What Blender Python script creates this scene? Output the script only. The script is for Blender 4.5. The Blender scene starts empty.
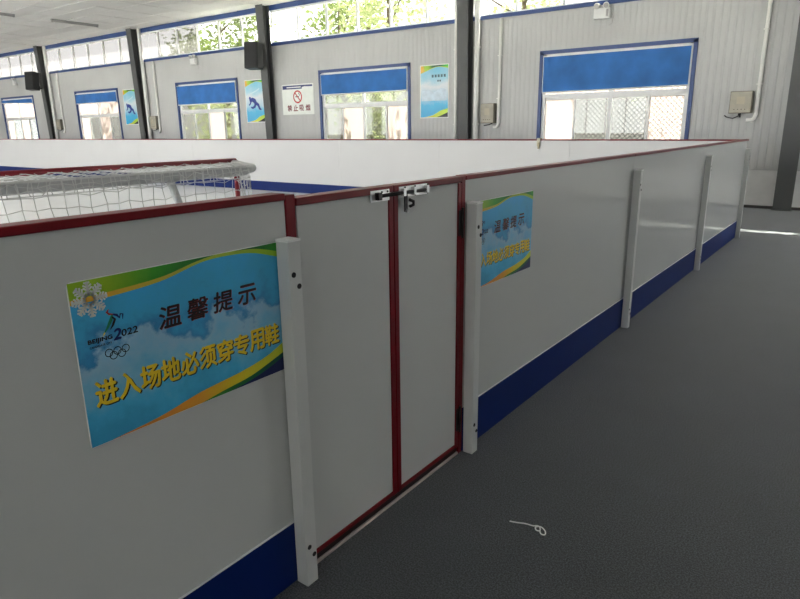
import bpy, bmesh, math, random
from mathutils import Matrix, Vector
random.seed(7)
scene = bpy.context.scene
COL = scene.collection

# ------------------------------------------------------------------ camera
# two vanishing points of the room (along the aisle, along the window wall) give the orientation
FPX = 625.0
def _dir(px, py):
    return Vector((px - 400.0, py - 299.5, FPX)).normalized()
_Y = _dir(882, 122); _X = _dir(-500, 139)
_X = -(_X - _Y * _Y.dot(_X)).normalized(); _Z = _X.cross(_Y)
CAM_H = 1.5
def cam2world(v):
    return Vector((_X.dot(v), _Y.dot(v), _Z.dot(v)))
right = cam2world(Vector((1, 0, 0))); up = cam2world(Vector((0, -1, 0))); back = cam2world(Vector((0, 0, -1)))
cam = bpy.data.cameras.new('camera'); cam.sensor_width = 36; cam.lens = FPX / 800 * 36
cam.clip_start = 0.05; cam.clip_end = 300
camo = bpy.data.objects.new('camera', cam); COL.objects.link(camo)
camo.matrix_world = Matrix(((right.x, up.x, back.x, 0), (right.y, up.y, back.y, 0), (right.z, up.z, back.z, CAM_H), (0, 0, 0, 1)))
scene.camera = camo

# ------------------------------------------------------------------ light
SKY = 7.0; SUN = 55.0; EXPOSURE = 0.36
world = bpy.data.worlds.new('sky'); scene.world = world; world.use_nodes = True
bg = world.node_tree.nodes['Background']; bg.inputs[0].default_value = (1.0, 0.982, 1.0, 1); bg.inputs[1].default_value = SKY
sun = bpy.data.lights.new('sun', 'SUN'); sun.energy = SUN; sun.angle = math.radians(0.53); sun.color = (1, 0.95, 0.86)
suno = bpy.data.objects.new('sun', sun); COL.objects.link(suno)
suno.rotation_euler = Vector((-0.15, -1.0, -1.4)).to_track_quat('-Z', 'Y').to_euler()
suno.location = (0, 30, 40)
vs = scene.view_settings
vs.view_transform = 'Standard'; vs.look = 'None'; vs.gamma = 1; vs.use_curve_mapping = False; vs.exposure = EXPOSURE

# ------------------------------------------------------------------ materials
def lin(c):
    c = c / 255.0
    return c / 12.92 if c <= 0.04045 else ((c + 0.055) / 1.055) ** 2.4
def rgb(r, g, b):
    return (lin(r), lin(g), lin(b), 1)
MATS = {}
def mat(name, col, rough=0.5, metal=0.0, spec=0.5, noise=None, bump=None, trans=0.0):
    """principled material with a little procedural colour variation (noise=(scale, amount)) and bump=(scale, strength)"""
    if name in MATS: return MATS[name]
    m = bpy.data.materials.new(name); m.use_nodes = True; nt = m.node_tree; b = nt.nodes['Principled BSDF']
    b.inputs['Base Color'].default_value = col; b.inputs['Roughness'].default_value = rough
    b.inputs['Metallic'].default_value = metal; b.inputs['Specular IOR Level'].default_value = spec
    tc = nt.nodes.new('ShaderNodeTexCoord')
    if noise is None: noise = (6.0, 0.04)
    n = nt.nodes.new('ShaderNodeTexNoise'); n.inputs['Scale'].default_value = noise[0]; n.inputs['Detail'].default_value = 4
    nt.links.new(tc.outputs['Object'], n.inputs['Vector'])
    mp = nt.nodes.new('ShaderNodeMapRange'); mp.inputs['From Min'].default_value = 0.3; mp.inputs['From Max'].default_value = 0.7
    mp.inputs['To Min'].default_value = 1 - noise[1]; mp.inputs['To Max'].default_value = 1 + noise[1]
    nt.links.new(n.outputs['Fac'], mp.inputs['Value'])
    mx = nt.nodes.new('ShaderNodeVectorMath'); mx.operation = 'SCALE'; mx.inputs[0].default_value = col[:3]
    nt.links.new(mp.outputs['Result'], mx.inputs['Scale']); nt.links.new(mx.outputs['Vector'], b.inputs['Base Color'])
    if bump:
        n2 = nt.nodes.new('ShaderNodeTexNoise'); n2.inputs['Scale'].default_value = bump[0]; n2.inputs['Detail'].default_value = 5
        nt.links.new(tc.outputs['Object'], n2.inputs['Vector'])
        bp = nt.nodes.new('ShaderNodeBump'); bp.inputs['Strength'].default_value = bump[1]; bp.inputs['Distance'].default_value = 0.01
        nt.links.new(n2.outputs['Fac'], bp.inputs['Height']); nt.links.new(bp.outputs['Normal'], b.inputs['Normal'])
    if trans > 0:
        t = nt.nodes.new('ShaderNodeBsdfTranslucent'); nt.links.new(mx.outputs['Vector'], t.inputs['Color'])
        ms = nt.nodes.new('ShaderNodeMixShader'); ms.inputs[0].default_value = trans
        nt.links.new(b.outputs[0], ms.inputs[1]); nt.links.new(t.outputs[0], ms.inputs[2])
        nt.links.new(ms.outputs[0], nt.nodes['Material Output'].inputs['Surface'])
    MATS[name] = m; return m

def glass_mat(name, tint, frost=0.0):
    if name in MATS: return MATS[name]
    m = bpy.data.materials.new(name); m.use_nodes = True; nt = m.node_tree; nt.nodes.remove(nt.nodes['Principled BSDF'])
    tr = nt.nodes.new('ShaderNodeBsdfTransparent'); tr.inputs[0].default_value = tint
    gl = nt.nodes.new('ShaderNodeBsdfGlossy'); gl.inputs['Roughness'].default_value = 0.03
    mx = nt.nodes.new('ShaderNodeMixShader'); out = nt.nodes['Material Output']
    mx.inputs[0].default_value = 0.05; nt.links.new(tr.outputs[0], mx.inputs[1]); nt.links.new(gl.outputs[0], mx.inputs[2])
    last = mx
    if frost > 0:
        tl = nt.nodes.new('ShaderNodeBsdfTranslucent'); tl.inputs[0].default_value = tint
        m2 = nt.nodes.new('ShaderNodeMixShader'); m2.inputs[0].default_value = frost
        nt.links.new(mx.outputs[0], m2.inputs[1]); nt.links.new(tl.outputs[0], m2.inputs[2]); last = m2
    nt.links.new(last.outputs[0], out.inputs['Surface'])
    MATS[name] = m; return m

def carpet_mat():
    m = bpy.data.materials.new('carpet'); m.use_nodes = True; nt = m.node_tree; b = nt.nodes['Principled BSDF']
    tc = nt.nodes.new('ShaderNodeTexCoord')
    n = nt.nodes.new('ShaderNodeTexNoise'); n.inputs['Scale'].default_value = 170; n.inputs['Detail'].default_value = 5; n.inputs['Roughness'].default_value = 0.7
    nt.links.new(tc.outputs['Object'], n.inputs['Vector'])
    r = nt.nodes.new('ShaderNodeValToRGB'); r.color_ramp.elements[0].position = 0.43; r.color_ramp.elements[1].position = 0.62
    r.color_ramp.elements[0].color = (0.006, 0.0075, 0.010, 1); r.color_ramp.elements[1].color = (0.105, 0.116, 0.134, 1)
    nt.links.new(n.outputs['Fac'], r.inputs['Fac'])
    n3 = nt.nodes.new('ShaderNodeTexNoise'); n3.inputs['Scale'].default_value = 2.2; n3.inputs['Detail'].default_value = 6; n3.inputs['Roughness'].default_value = 0.7
    nt.links.new(tc.outputs['Object'], n3.inputs['Vector'])
    mp = nt.nodes.new('ShaderNodeMapRange'); mp.inputs['From Min'].default_value = 0.3; mp.inputs['From Max'].default_value = 0.7
    mp.inputs['To Min'].default_value = 0.85; mp.inputs['To Max'].default_value = 1.15
    nt.links.new(n3.outputs['Fac'], mp.inputs['Value'])
    mx = nt.nodes.new('ShaderNodeVectorMath'); mx.operation = 'SCALE'
    nt.links.new(r.outputs['Color'], mx.inputs[0]); nt.links.new(mp.outputs[0], mx.inputs['Scale'])
    nt.links.new(mx.outputs[0], b.inputs['Base Color'])
    b.inputs['Sheen Weight'].default_value = 0.28; b.inputs['Sheen Roughness'].default_value = 0.5
    b.inputs['Roughness'].default_value = 0.6; b.inputs['Specular IOR Level'].default_value = 0.35
    bp = nt.nodes.new('ShaderNodeBump'); bp.inputs['Strength'].default_value = 0.3; bp.inputs['Distance'].default_value = 0.004
    nt.links.new(n.outputs['Fac'], bp.inputs['Height']); nt.links.new(bp.outputs['Normal'], b.inputs['Normal'])
    return m

def print_mat(name, stops, noise_scale=6.0, noise_amt=0.12, axis='Y', span=(0, 1), rough=0.35):
    """flat printed gradient along a local axis with cloudy noise"""
    m = bpy.data.materials.new(name); m.use_nodes = True; nt = m.node_tree; b = nt.nodes['Principled BSDF']
    tc = nt.nodes.new('ShaderNodeTexCoord'); sp = nt.nodes.new('ShaderNodeSeparateXYZ'); nt.links.new(tc.outputs['Object'], sp.inputs[0])
    mp = nt.nodes.new('ShaderNodeMapRange'); mp.inputs['From Min'].default_value = span[0]; mp.inputs['From Max'].default_value = span[1]
    nt.links.new(sp.outputs[axis], mp.inputs['Value'])
    n = nt.nodes.new('ShaderNodeTexNoise'); n.inputs['Scale'].default_value = noise_scale; n.inputs['Detail'].default_value = 7; n.inputs['Roughness'].default_value = 0.62
    nt.links.new(tc.outputs['Object'], n.inputs['Vector'])
    ma = nt.nodes.new('ShaderNodeMath'); ma.operation = 'MULTIPLY_ADD'; ma.inputs[1].default_value = noise_amt * 4; ma.inputs[2].default_value = -noise_amt * 2
    nt.links.new(n.outputs['Fac'], ma.inputs[0])
    ad = nt.nodes.new('ShaderNodeMath'); ad.operation = 'ADD'; nt.links.new(mp.outputs[0], ad.inputs[0]); nt.links.new(ma.outputs[0], ad.inputs[1])
    r = nt.nodes.new('ShaderNodeValToRGB'); cr = r.color_ramp
    while len(cr.elements) < len(stops): cr.elements.new(0.5)
    for e, (p, c) in zip(cr.elements, stops): e.position = p; e.color = c
    nt.links.new(ad.outputs[0], r.inputs['Fac']); nt.links.new(r.outputs['Color'], b.inputs['Base Color'])
    b.inputs['Roughness'].default_value = rough
    return m

M_CARPET = carpet_mat()
M_WALL = mat('wall_metal', (0.53, 0.53, 0.522, 1), 0.45, 0.0, 0.4, (0.9, 0.05))
M_PLASTER = mat('dado_plaster', (0.84, 0.835, 0.82, 1), 0.8, noise=(2.5, 0.09), bump=(30, 0.1))
M_CEIL = mat('ceiling_tile', (0.91, 0.89, 0.87, 1), 0.85, noise=(40, 0.04), bump=(60, 0.15))
M_CEILGAP = mat('ceiling_grid', (0.14, 0.135, 0.13, 1), 0.8)
M_BLUEFR = mat('blue_paint', rgb(34, 64, 122), 0.4)
M_BLIND = mat('blind_fabric', rgb(54, 112, 182), 0.8, noise=(2.0, 0.22), bump=(3, 0.2), trans=0.05)
M_PVC = mat('white_pvc', (0.82, 0.82, 0.81, 1), 0.35)
M_STEEL = mat('grey_steel', rgb(84, 85, 85), 0.55, noise=(2, 0.1))
M_PIPE = mat('white_pipe', (0.86, 0.85, 0.82, 1), 0.4)
M_BOARD = mat('white_board', (0.565, 0.578, 0.568, 1), 0.10, spec=0.5, noise=(1.2, 0.02))
M_BOARDIN = mat('scuffed_white_board', (0.575, 0.57, 0.57, 1), 0.4, noise=(1.2, 0.02))
M_KICK = mat('blue_kick', rgb(5, 34, 98), 0.5, spec=0.15, noise=(3, 0.06))
M_RED = mat('red_cap', rgb(112, 10, 22), 0.35, spec=0.25, noise=(5, 0.08))
M_POST = mat('white_post', (0.58, 0.59, 0.575, 1), 0.4, noise=(4, 0.03))
M_ICE = mat('white_ice', (0.85, 0.86, 0.87, 1), 0.28, noise=(1.5, 0.03))
M_BLACK = mat('black_plastic', rgb(22, 22, 24), 0.45)
M_HOLE = mat('dark_plug', rgb(10, 10, 10), 0.6)
M_CHROME = mat('chrome', (0.78, 0.78, 0.77, 1), 0.38, 0.7)
M_DARKMETAL = mat('dark_metal', rgb(52, 50, 50), 0.35, 0.8)
M_GLASS = glass_mat('clear_glass', (0.96, 0.98, 0.97, 1))
M_DIMGLASS = glass_mat('dimming_glass', (0.60, 0.62, 0.60, 1))  # grey tint in the panes dims the overbright outdoors
M_HAZY = glass_mat('hazy_glass', (0.32, 0.32, 0.315, 1), 0.12)
M_CREAM = glass_mat('cream_film_glass', (0.41, 0.38, 0.36, 1), 0.85)
M_NET = mat('net_cord', (0.55, 0.55, 0.54, 1), 0.8)
M_GOALBAR = mat('goal_grey_bar', (0.42, 0.43, 0.43, 1), 0.4)
M_GOALRED = mat('goal_red_bar', rgb(124, 16, 32), 0.35)
M_BEIGE = mat('beige_plastic', rgb(190, 182, 160), 0.5)
M_BOXGREY = mat('junction_box_beige', rgb(176, 170, 154), 0.5, noise=(8, 0.1))
M_BOXEDGE = mat('junction_box_edge', rgb(120, 116, 104), 0.5)
M_LAMP = mat('lamp_white', (0.8, 0.8, 0.78, 1), 0.4)
M_LAMPGREY = mat('lamp_grey', (0.42, 0.41, 0.40, 1), 0.5)
M_GRILLE = mat('grille_wire', (0.05, 0.05, 0.05, 1), 0.5)
M_LEAF = mat('leaf', (0.17, 0.22, 0.055, 1), 0.5, noise=(1.2, 0.35), trans=0.45)
M_LEAF2 = mat('leaf_washed_out', (0.36, 0.40, 0.19, 1), 0.5, noise=(1.2, 0.3), trans=0.45)  # lighter leaf colour imitates foliage washed out by overexposure
M_BARK = mat('bark', rgb(92, 78, 62), 0.9, noise=(6, 0.2))
M_GROUND = mat('outdoor_concrete', (0.55, 0.54, 0.51, 1), 0.9)
M_FACADE = mat('pale_facade', (0.29, 0.275, 0.265, 1), 0.85, noise=(0.7, 0.06))
M_ROOF = mat('roof_metal', (0.35, 0.36, 0.38, 1), 0.6)
M_CORD = mat('white_cord', (0.9, 0.9, 0.89, 1), 0.6)
M_PINK = mat('threshold', (0.52, 0.44, 0.42, 1), 0.45)

# ------------------------------------------------------------------ builders
class MB:
    def __init__(self): self.v = []; self.f = []
    def add(self, vs_, fs_):
        n = len(self.v); self.v += [tuple(p) for p in vs_]; self.f += [tuple(i + n for i in q) for q in fs_]; return self
    def box(self, x0, x1, y0, y1, z0, z1):
        return self.add([(x0,y0,z0),(x1,y0,z0),(x1,y1,z0),(x0,y1,z0),(x0,y0,z1),(x1,y0,z1),(x1,y1,z1),(x0,y1,z1)],
                        [(0,3,2,1),(4,5,6,7),(0,1,5,4),(1,2,6,5),(2,3,7,6),(3,0,4,7)])
    def bbox(self, x0, x1, y0, y1, z0, z1, b):
        """box with chamfered edges"""
        bm = bmesh.new(); r = bmesh.ops.create_cube(bm, size=1)
        for q in bm.verts:
            q.co = Vector(((x0+x1)/2 + q.co.x*(x1-x0), (y0+y1)/2 + q.co.y*(y1-y0), (z0+z1)/2 + q.co.z*(z1-z0)))
        bmesh.ops.bevel(bm, geom=list(bm.edges), offset=b, segments=2, affect='EDGES', profile=0.5)
        bm.verts.index_update()
        self.add([q.co for q in bm.verts], [[q.index for q in f.verts] for f in bm.faces]); bm.free(); return self
    def tube(self, pts, r, n=8, cap=True):
        pts = [Vector(p) for p in pts]; rings = []
        rs = r if isinstance(r, (list, tuple)) else [r] * len(pts)
        base = len(self.v); prev = None
        for i, p in enumerate(pts):
            d = (pts[min(i+1, len(pts)-1)] - pts[max(i-1, 0)]).normalized()
            if prev is None:
                a = Vector((0,0,1)) if abs(d.z) < 0.9 else Vector((1,0,0))
                u = d.cross(a).normalized()
            else:
                u = (prev - d * prev.dot(d)).normalized()
            prev = u; w = d.cross(u)
            for k in range(n):
                t = 2*math.pi*k/n
                self.v.append(tuple(p + (u*math.cos(t) + w*math.sin(t)) * rs[i]))
        for i in range(len(pts)-1):
            for k in range(n):
                a = base+i*n+k; b = base+i*n+(k+1) % n
                self.f.append((a, b, b+n, a+n))
        if cap:
            self.f.append(tuple(base+k for k in range(n-1, -1, -1)))
            self.f.append(tuple(base+(len(pts)-1)*n+k for k in range(n)))
        return self
    def prism(self, outline, z0, z1):
        """extrude a 2D outline (local x,y) from z0 to z1"""
        n = len(outline)
        self.add([(x, y, z0) for x, y in outline] + [(x, y, z1) for x, y in outline],
                 [tuple(range(n-1, -1, -1)), tuple(range(n, 2*n))] + [(i, (i+1) % n, (i+1) % n + n, i+n) for i in range(n)])
        return self
    def mesh(self, name, m, smooth=False):
        me = bpy.data.meshes.new(name); me.from_pydata(self.v, [], self.f); me.update()
        bm = bmesh.new(); bm.from_mesh(me); bmesh.ops.recalc_face_normals(bm, faces=bm.faces); bm.to_mesh(me); bm.free()
        if smooth:
            for p in me.polygons: p.use_smooth = True
        me.materials.append(m); return me
    def build(self, name, m, parent=None, smooth=False, mw=None):
        return link(name, self.mesh(name, m, smooth), parent, mw)

def link(name, me, parent=None, mw=None):
    o = bpy.data.objects.new(name, me); COL.objects.link(o)
    if parent is not None: o.parent = parent
    if mw is not None: o.matrix_local = mw
    return o
def tag(o, label, cat, group=None, kind=None):
    o['label'] = label; o['category'] = cat
    if group: o['group'] = group
    if kind: o['kind'] = kind
    return o
def struct(o): o['kind'] = 'structure'; return o
def thing(name, label, cat, loc=(0,0,0), group=None, mw=None):
    o = link(name, None); o.empty_display_size = 0.1
    o.location = loc
    if mw is not None: o.matrix_world = mw
    return tag(o, label, cat, group)
def face_px(x, y, z):   # local (u,v,w) -> world: u=+y, v=+z, w=+x   (things hung on the outer side of the near boards)
    return Matrix(((0,0,1,x),(1,0,0,y),(0,1,0,z),(0,0,0,1)))
def face_wall(x, y, z): # local (u,v,w) -> world: u=+x, v=+z, w=-y   (things hung on the window wall)
    return Matrix(((1,0,0,x),(0,0,-1,y),(0,1,0,z),(0,0,0,1)))
def arc(cx, cy, r, a0, a1, n): return [(cx+r*math.cos(a0+(a1-a0)*i/n), cy+r*math.sin(a0+(a1-a0)*i/n)) for i in range(n+1)]

def text(name, body, m, parent, x, y, width, height, z, bold=0.0, shear=0.0, gap=None):
    """flat printed lettering fitted into width x height at local (x, y)"""
    cu = bpy.data.curves.new(name, 'FONT'); cu.body = body; cu.resolution_u = 3
    if gap: cu.space_character = gap
    o = bpy.data.objects.new(name, cu); COL.objects.link(o)
    me = bpy.data.meshes.new_from_object(o.evaluated_get(bpy.context.evaluated_depsgraph_get()))
    bpy.data.objects.remove(o); bpy.data.curves.remove(cu)
    xs = [v.co.x for v in me.vertices]; ys = [v.co.y for v in me.vertices]
    sx = width/(max(xs)-min(xs)); sy = height/(max(ys)-min(ys)); x0 = min(xs); y0 = min(ys)
    for v in me.vertices:
        yy = (v.co.y-y0)*sy
        v.co = Vector((x + (v.co.x-x0)*sx + yy*shear, y + yy, z))
    if bold > 0:
        n0 = len(me.vertices); co = [v.co.copy() for v in me.vertices]; pol = [tuple(p.vertices) for p in me.polygons]; vs_, fs_ = [], []
        for k, (dx, dy) in enumerate(((0,0), (1,0), (-1,0), (0,1), (0,-1))):
            vs_ += [(c.x+dx*bold*height, c.y+dy*bold*height, c.z+k*.00003) for c in co]; fs_ += [tuple(q+k*n0 for q in f) for f in pol]
        me = bpy.data.meshes.new(name); me.from_pydata(vs_, [], fs_)
    me.materials.clear(); me.materials.append(m)
    return link(name, me, parent)

# ================================================================== the room
WY = 13.15                      # inner face of the window wall
X0, X1, Y0 = -36.0, 5.6, -9.0   # the rest of the hall
CEIL = 4.85
COLS = [5.36, -1.21, -7.80, -14.38, -20.95, -27.72, -34.3]
floor = struct(MB().box(X0-.2, X1+.2, Y0-.2, WY+.12, -0.15, 0).build('floor', M_CARPET))
ceil = struct(MB().box(X0-.2, X1+.2, Y0-.2, WY+.5, CEIL+.03, CEIL+.18).build('ceiling', M_CEILGAP))
# ceiling tiles: those in view one by one, the rest joined
tm = MB(); tm.bbox(-.580, .580, -.280, .280, 0, .024, .004); tme = tm.mesh('ceiling_tile', M_CEIL)
rest = MB(); nx = int((X1-X0)/1.2); ny = int((WY-Y0)/.6)
for i in range(nx+1):
    for j in range(ny+1):
        x = X0+.6+i*1.2; y = WY-.3-j*.6
        if x+.6 > X1+.2 or y-.3 < Y0-.2: continue
        if -37 < x < -13.5 and y > 4.5 - (x+13.5)*0.02:
            t = link('ceiling_tile', tme, ceil); t.location = (x, y, CEIL+random.uniform(-.004, .004)); t.rotation_euler = (random.uniform(-.012, .012), random.uniform(-.006, .006), 0)
        else:
            rest.box(x-.594, x+.594, y-.294, y+.294, CEIL, CEIL+.028)
ro = rest.build('ceiling_tiles_beyond', M_CEIL, ceil); ro['kind'] = 'stuff'
# plain walls out of view
M_BRICK = mat('dark_render_wall', (0.46, 0.47, 0.47, 1), 0.8, noise=(3, .1))
wr = struct(MB().box(X1, X1+.15, Y0, WY, 0, .95).build('wall_right', M_BRICK))
MB().box(X1, X1+.15, Y0, WY, 3.02, CEIL).build('wall_band', M_BRICK, wr)
ADDED_RWIN = [(9.0, 12.4)]
for a, b in ((Y0, 9.0), (12.4, WY)): MB().box(X1, X1+.15, a, b, .95, 3.02).build('wall_pier', M_BRICK, wr)
wl = struct(MB().box(X0-.15, X0, Y0, WY, 0, .25).build('wall_left', M_WALL))
MB().box(X0-.15, X0, Y0, WY, 4.66, CEIL).build('wall_band', M_WALL, wl)
ADDED_LWIN = [-5.6]
for a, b in ((Y0, -8.4), (-2.8, WY)): MB().box(X0-.15, X0, a, b, .25, 4.66).build('wall_pier', M_WALL, wl)
# opposite long wall, unseen; its openings are added to light the rink
wf = struct(MB().box(X0-.15, X1+.15, Y0-.15, Y0, 0, .25).build('wall_front', M_WALL))
MB().box(X0-.15, X1+.15, Y0-.15, Y0, 4.66, CEIL).build('wall_band', M_WALL, wf)
px_ = -.6
MB().box(5.0, X1+.15, Y0-.15, Y0, .25, 4.66).build('wall_pier', M_BRICK, wf)
MB().box(-.6, 5.0, Y0-.15, Y0, .25, 3.3).build('wall_pier', M_BRICK, wf)
ADDED_FWIN = [-6.6-6.2*k for k in range(5)]
for bi, c in enumerate(ADDED_FWIN):
    MB().box(c+2.75, px_, Y0-.15, Y0, .25, 4.66).build('wall_pier', M_BRICK if bi < 1 else M_WALL, wf); px_ = c-2.75
MB().box(X0-.15, px_, Y0-.15, Y0, .25, 4.66).build('wall_pier', M_WALL, wf)
# window wall: plaster dado with corrugated sheets above it
wb = struct(MB().box(X0, X1, WY+.02, WY+.14, 0, .70).build('wall_back', M_PLASTER))
def corrugated(x0, x1, z0, z1):
    n = max(1, round((x1-x0)/.118)); p = (x1-x0)/n; prof = []
    for i in range(n):
        a = x0+i*p
        prof += [(a, 0.0055), (a+p*.60, 0.0055), (a+p*.68, 0.0), (a+p*.90, 0.0)]
    prof.append((x1, 0.0055))
    out = [(x, y) for x, y in prof] + [(x1, .12), (x0, .12)]
    n = len(out)
    return MB().add([(x, WY+y, z0) for x, y in out] + [(x, WY+y, z1) for x, y in out],
                    [tuple(range(n-1,-1,-1)), tuple(range(n,2*n))] + [(i,(i+1)%n,(i+1)%n+n,i+n) for i in range(n)])
WINS = [(0.62, 3.68), (-6.02, -2.93), (-12.48, -9.43), (-19.0, -15.88), (-25.66, -22.57), (-32.3, -29.2)]   # clear openings, left to right edges
WZ0, WZ1 = 0.95, 3.02
CZ0, CZ1 = 3.86, 4.72
for bi in range(6):
    xr, xl = COLS[bi], COLS[bi+1]; a, b = WINS[bi]
    if bi == 0: xr = X1
    if bi == 5: xl = X0
    for (u0, u1, z0, z1, k) in ((xl, a, .70, CZ0, 2), (b, xr, .70, CZ0, 2), (a, b, WZ1, CZ0, 3), (a, b, .70, WZ0, 3)):
        for q in range(k):
            corrugated(u0+(u1-u0)*q/k, u0+(u1-u0)*(q+1)/k, z0, z1).build('wall_panel', M_WALL, wb)
# steel drip flashing between dado and sheets, and the blue eave beam
MB().box(X0, X1, WY-.004, WY+.02, .685, .705).build('flashing', M_WALL, wb)
struct(MB().box(X0, X1, WY-.03, WY+.12, CZ1, CEIL).build('trim_1', M_BLUEFR))
struct(MB().box(X0, X1, WY-.035, WY+.10, CZ0-.075, CZ0).build('trim_2', M_BLUEFR))
struct(MB().box(X0, X1, WY+.008, WY+.02, 0, .05).build('baseboard_back', mat('baseboard_dark', rgb(80, 78, 76), 0.7)))

# clerestory strips and windows
def portal(x0, x1, z0, z1, y=WY+.16, rx=-math.pi/2):
    l = bpy.data.lights.new('daylight_portal', 'AREA'); l.shape = 'RECTANGLE'; l.size = x1-x0; l.size_y = z1-z0
    o = bpy.data.objects.new('daylight_portal', l); COL.objects.link(o)
    o.location = ((x0+x1)/2, y, (z0+z1)/2); o.rotation_euler = (rx, 0, 0); l.cycles.is_portal = True
wn = 0
for bi in range(6):
    xr, xl = COLS[bi]-.1, COLS[bi+1]+.1
    wn += 1
    w = struct(link('window_%d' % wn, None)); w.location = ((xl+xr)/2, WY, CZ0)
    W2 = (xr-xl)/2; Hh = CZ1-CZ0; n = 6
    fr = MB(); fr.box(-W2, W2, .02, .08, 0, .035); fr.box(-W2, W2, .02, .08, Hh-.05, Hh); fr.box(-W2, -W2+.04, .02, .08, 0, Hh); fr.box(W2-.04, W2, .02, .08, 0, Hh)
    fr.build('frame', M_PVC, w)
    for i in range(1, n):
        x = -W2+2*W2*i/n; MB().box(x-.028, x+.028, .02, .08, .035, Hh-.05).build('mullion', M_PVC, w)
    for i in range(n):
        xa = -W2+2*W2*i/n+.03; MB().box(xa, xa+2*W2/n-.06, .045, .051, .03, Hh-.045).build('pane', M_HAZY if (bi >= 4 or (bi == 3 and i < 3)) else M_DIMGLASS, w)
    portal(xl, xr, CZ0, CZ1)

def window(bi, a, b, creams):
    global wn
    wn += 1
    w = struct(link('window_%d' % wn, None)); w.location = ((a+b)/2, WY, WZ0); H = WZ1-WZ0; h = (b-a)/2
    s = MB(); t = .062
    s.box(-h-.01, -h+t, -.02, .10, 0, H); s.box(h-t, h+.01, -.02, .10, 0, H); s.box(-h-.01, h+.01, -.02, .10, H-t, H+.01); s.box(-h-.01, h+.01, -.035, .10, -.02, .05)
    s.build('surround', M_BLUEFR, w)
    g = h-t; tz = 1.13          # transom height above the sill
    f = MB(); f.box(-g, -g+.07, .03, .09, .05, H-t); f.box(g-.07, g, .03, .09, .05, H-t); f.box(-g, g, .03, .09, H-t-.06, H-t); f.box(-g, g, .03, .09, .05, .10)
    f.build('frame', M_PVC, w)
    MB().box(-g+.07, g-.07, .025, .09, tz, tz+.075).build('transom', M_PVC, w)
    MB().box(-.04, .04, .028, .09, .10, H-t-.06).build('mullion', M_PVC, w)
    for sx in (-1, 1):          # fixed lights over the transom
        x0, x1 = sorted((sx*.045, sx*(g-.07)))
        MB().box(x0, x1, .055, .061, tz+.075, H-t-.06).build('pane', M_DIMGLASS if bi in (2, 3) else M_CREAM, w)
    edges = [-g+.06, -g/2-.01, 0, g/2+.01, g-.06]
    for i in range(4):          # four sliding sashes, alternately in front of each other
        x0, x1 = edges[i]-.015, edges[i+1]+.015; yy = .034 if i in (1, 2) else .062
        m = MB(); r = .045
        m.box(x0, x0+r, yy, yy+.024, .10, tz); m.box(x1-r, x1, yy, yy+.024, .10, tz); m.box(x0+r, x1-r, yy, yy+.024, tz-r, tz); m.box(x0+r, x1-r, yy, yy+.024, .10, .10+r)
        so = m.build('sash', M_PVC, w)
        MB().box(x0+r, x1-r, yy+.010, yy+.014, .10+r, tz-r).build('pane', M_CREAM if i in creams else M_DIMGLASS, so)
    # outside security mesh, diamonds
    gm = MB(); p = .10; ww, hh = 2*h, H
    k = -hh
    while k < ww:
        for sgn in (1, -1):
            u0, u1 = max(k, 0), min(k+hh, ww)
            if u1 <= u0: continue
            za, zb = u0-k, u1-k
            if sgn < 0: za, zb = hh-za, hh-zb
            gm.tube([(u0-h, .105, za), (u1-h, .105, zb)], .010, 4, False)
        k += p
    gm.build('grille', M_GRILLE, w)
    portal(a, b, WZ0, WZ1)
CREAMS = [(0, 3), (0, 3), (1, 3), (2,), (0, 2), (0, 2)]
for bi, (a, b) in enumerate(WINS): window(bi, a, b, CREAMS[bi])

# unseen windows added in the opposite wall to brighten the rink side
for c in ADDED_FWIN:
    for z0, z1 in ((.25, 4.66),):
        wn += 1
        w = struct(link('window_%d' % wn, None)); w.location = (c, Y0, z0); h = z1-z0
        f = MB(); f.box(-2.75, 2.75, -.11, -.04, 0, .06); f.box(-2.75, 2.75, -.11, -.04, h-.06, h); f.box(-2.75, 2.75, -.115, -.035, 2.7, 2.78)
        for k in range(6): x = -2.75+5.44*k/5; f.box(x, x+.06, -.11, -.04, .06, h-.06)
        f.build('frame', M_PVC, w)
        for k in range(5): x = -2.75+5.44*k/5; MB().box(x+.06, x+1.088, -.078, -.072, .06, h-.06).build('pane', M_GLASS, w)
        portal(c-2.75, c+2.75, z0, z1, Y0-.16, math.pi/2)

for c in ADDED_LWIN:  # end-wall glazing out of view, added to brighten ceiling and ice
    wn += 1
    w = struct(link('window_%d' % wn, None)); w.location = (X0, c, .25); h = 2.8; H = 4.41
    f = MB(); f.box(-.11, -.04, -h, h, 0, .06); f.box(-.11, -.04, -h, h, H-.06, H); f.box(-.115, -.035, -h, h, 2.7, 2.78)
    for k in range(6): y = -h+(2*h-.06)*k/5; f.box(-.11, -.04, y, y+.06, .06, H-.06)
    f.build('frame', M_PVC, w)
    for k in range(5): y = -h+(2*h-.06)*k/5; MB().box(-.078, -.072, y+.06, y+(2*h-.06)/5, .06, H-.06).build('pane', M_GLASS, w)
    l = bpy.data.lights.new('daylight_portal', 'AREA'); l.shape = 'RECTANGLE'; l.size = 2*h; l.size_y = H; l.cycles.is_portal = True
    o = bpy.data.objects.new('daylight_portal', l); COL.objects.link(o); o.location = (X0-.17, c, .25+H/2)
    o.rotation_euler = (math.pi/2, 0, -math.pi/2)

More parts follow.
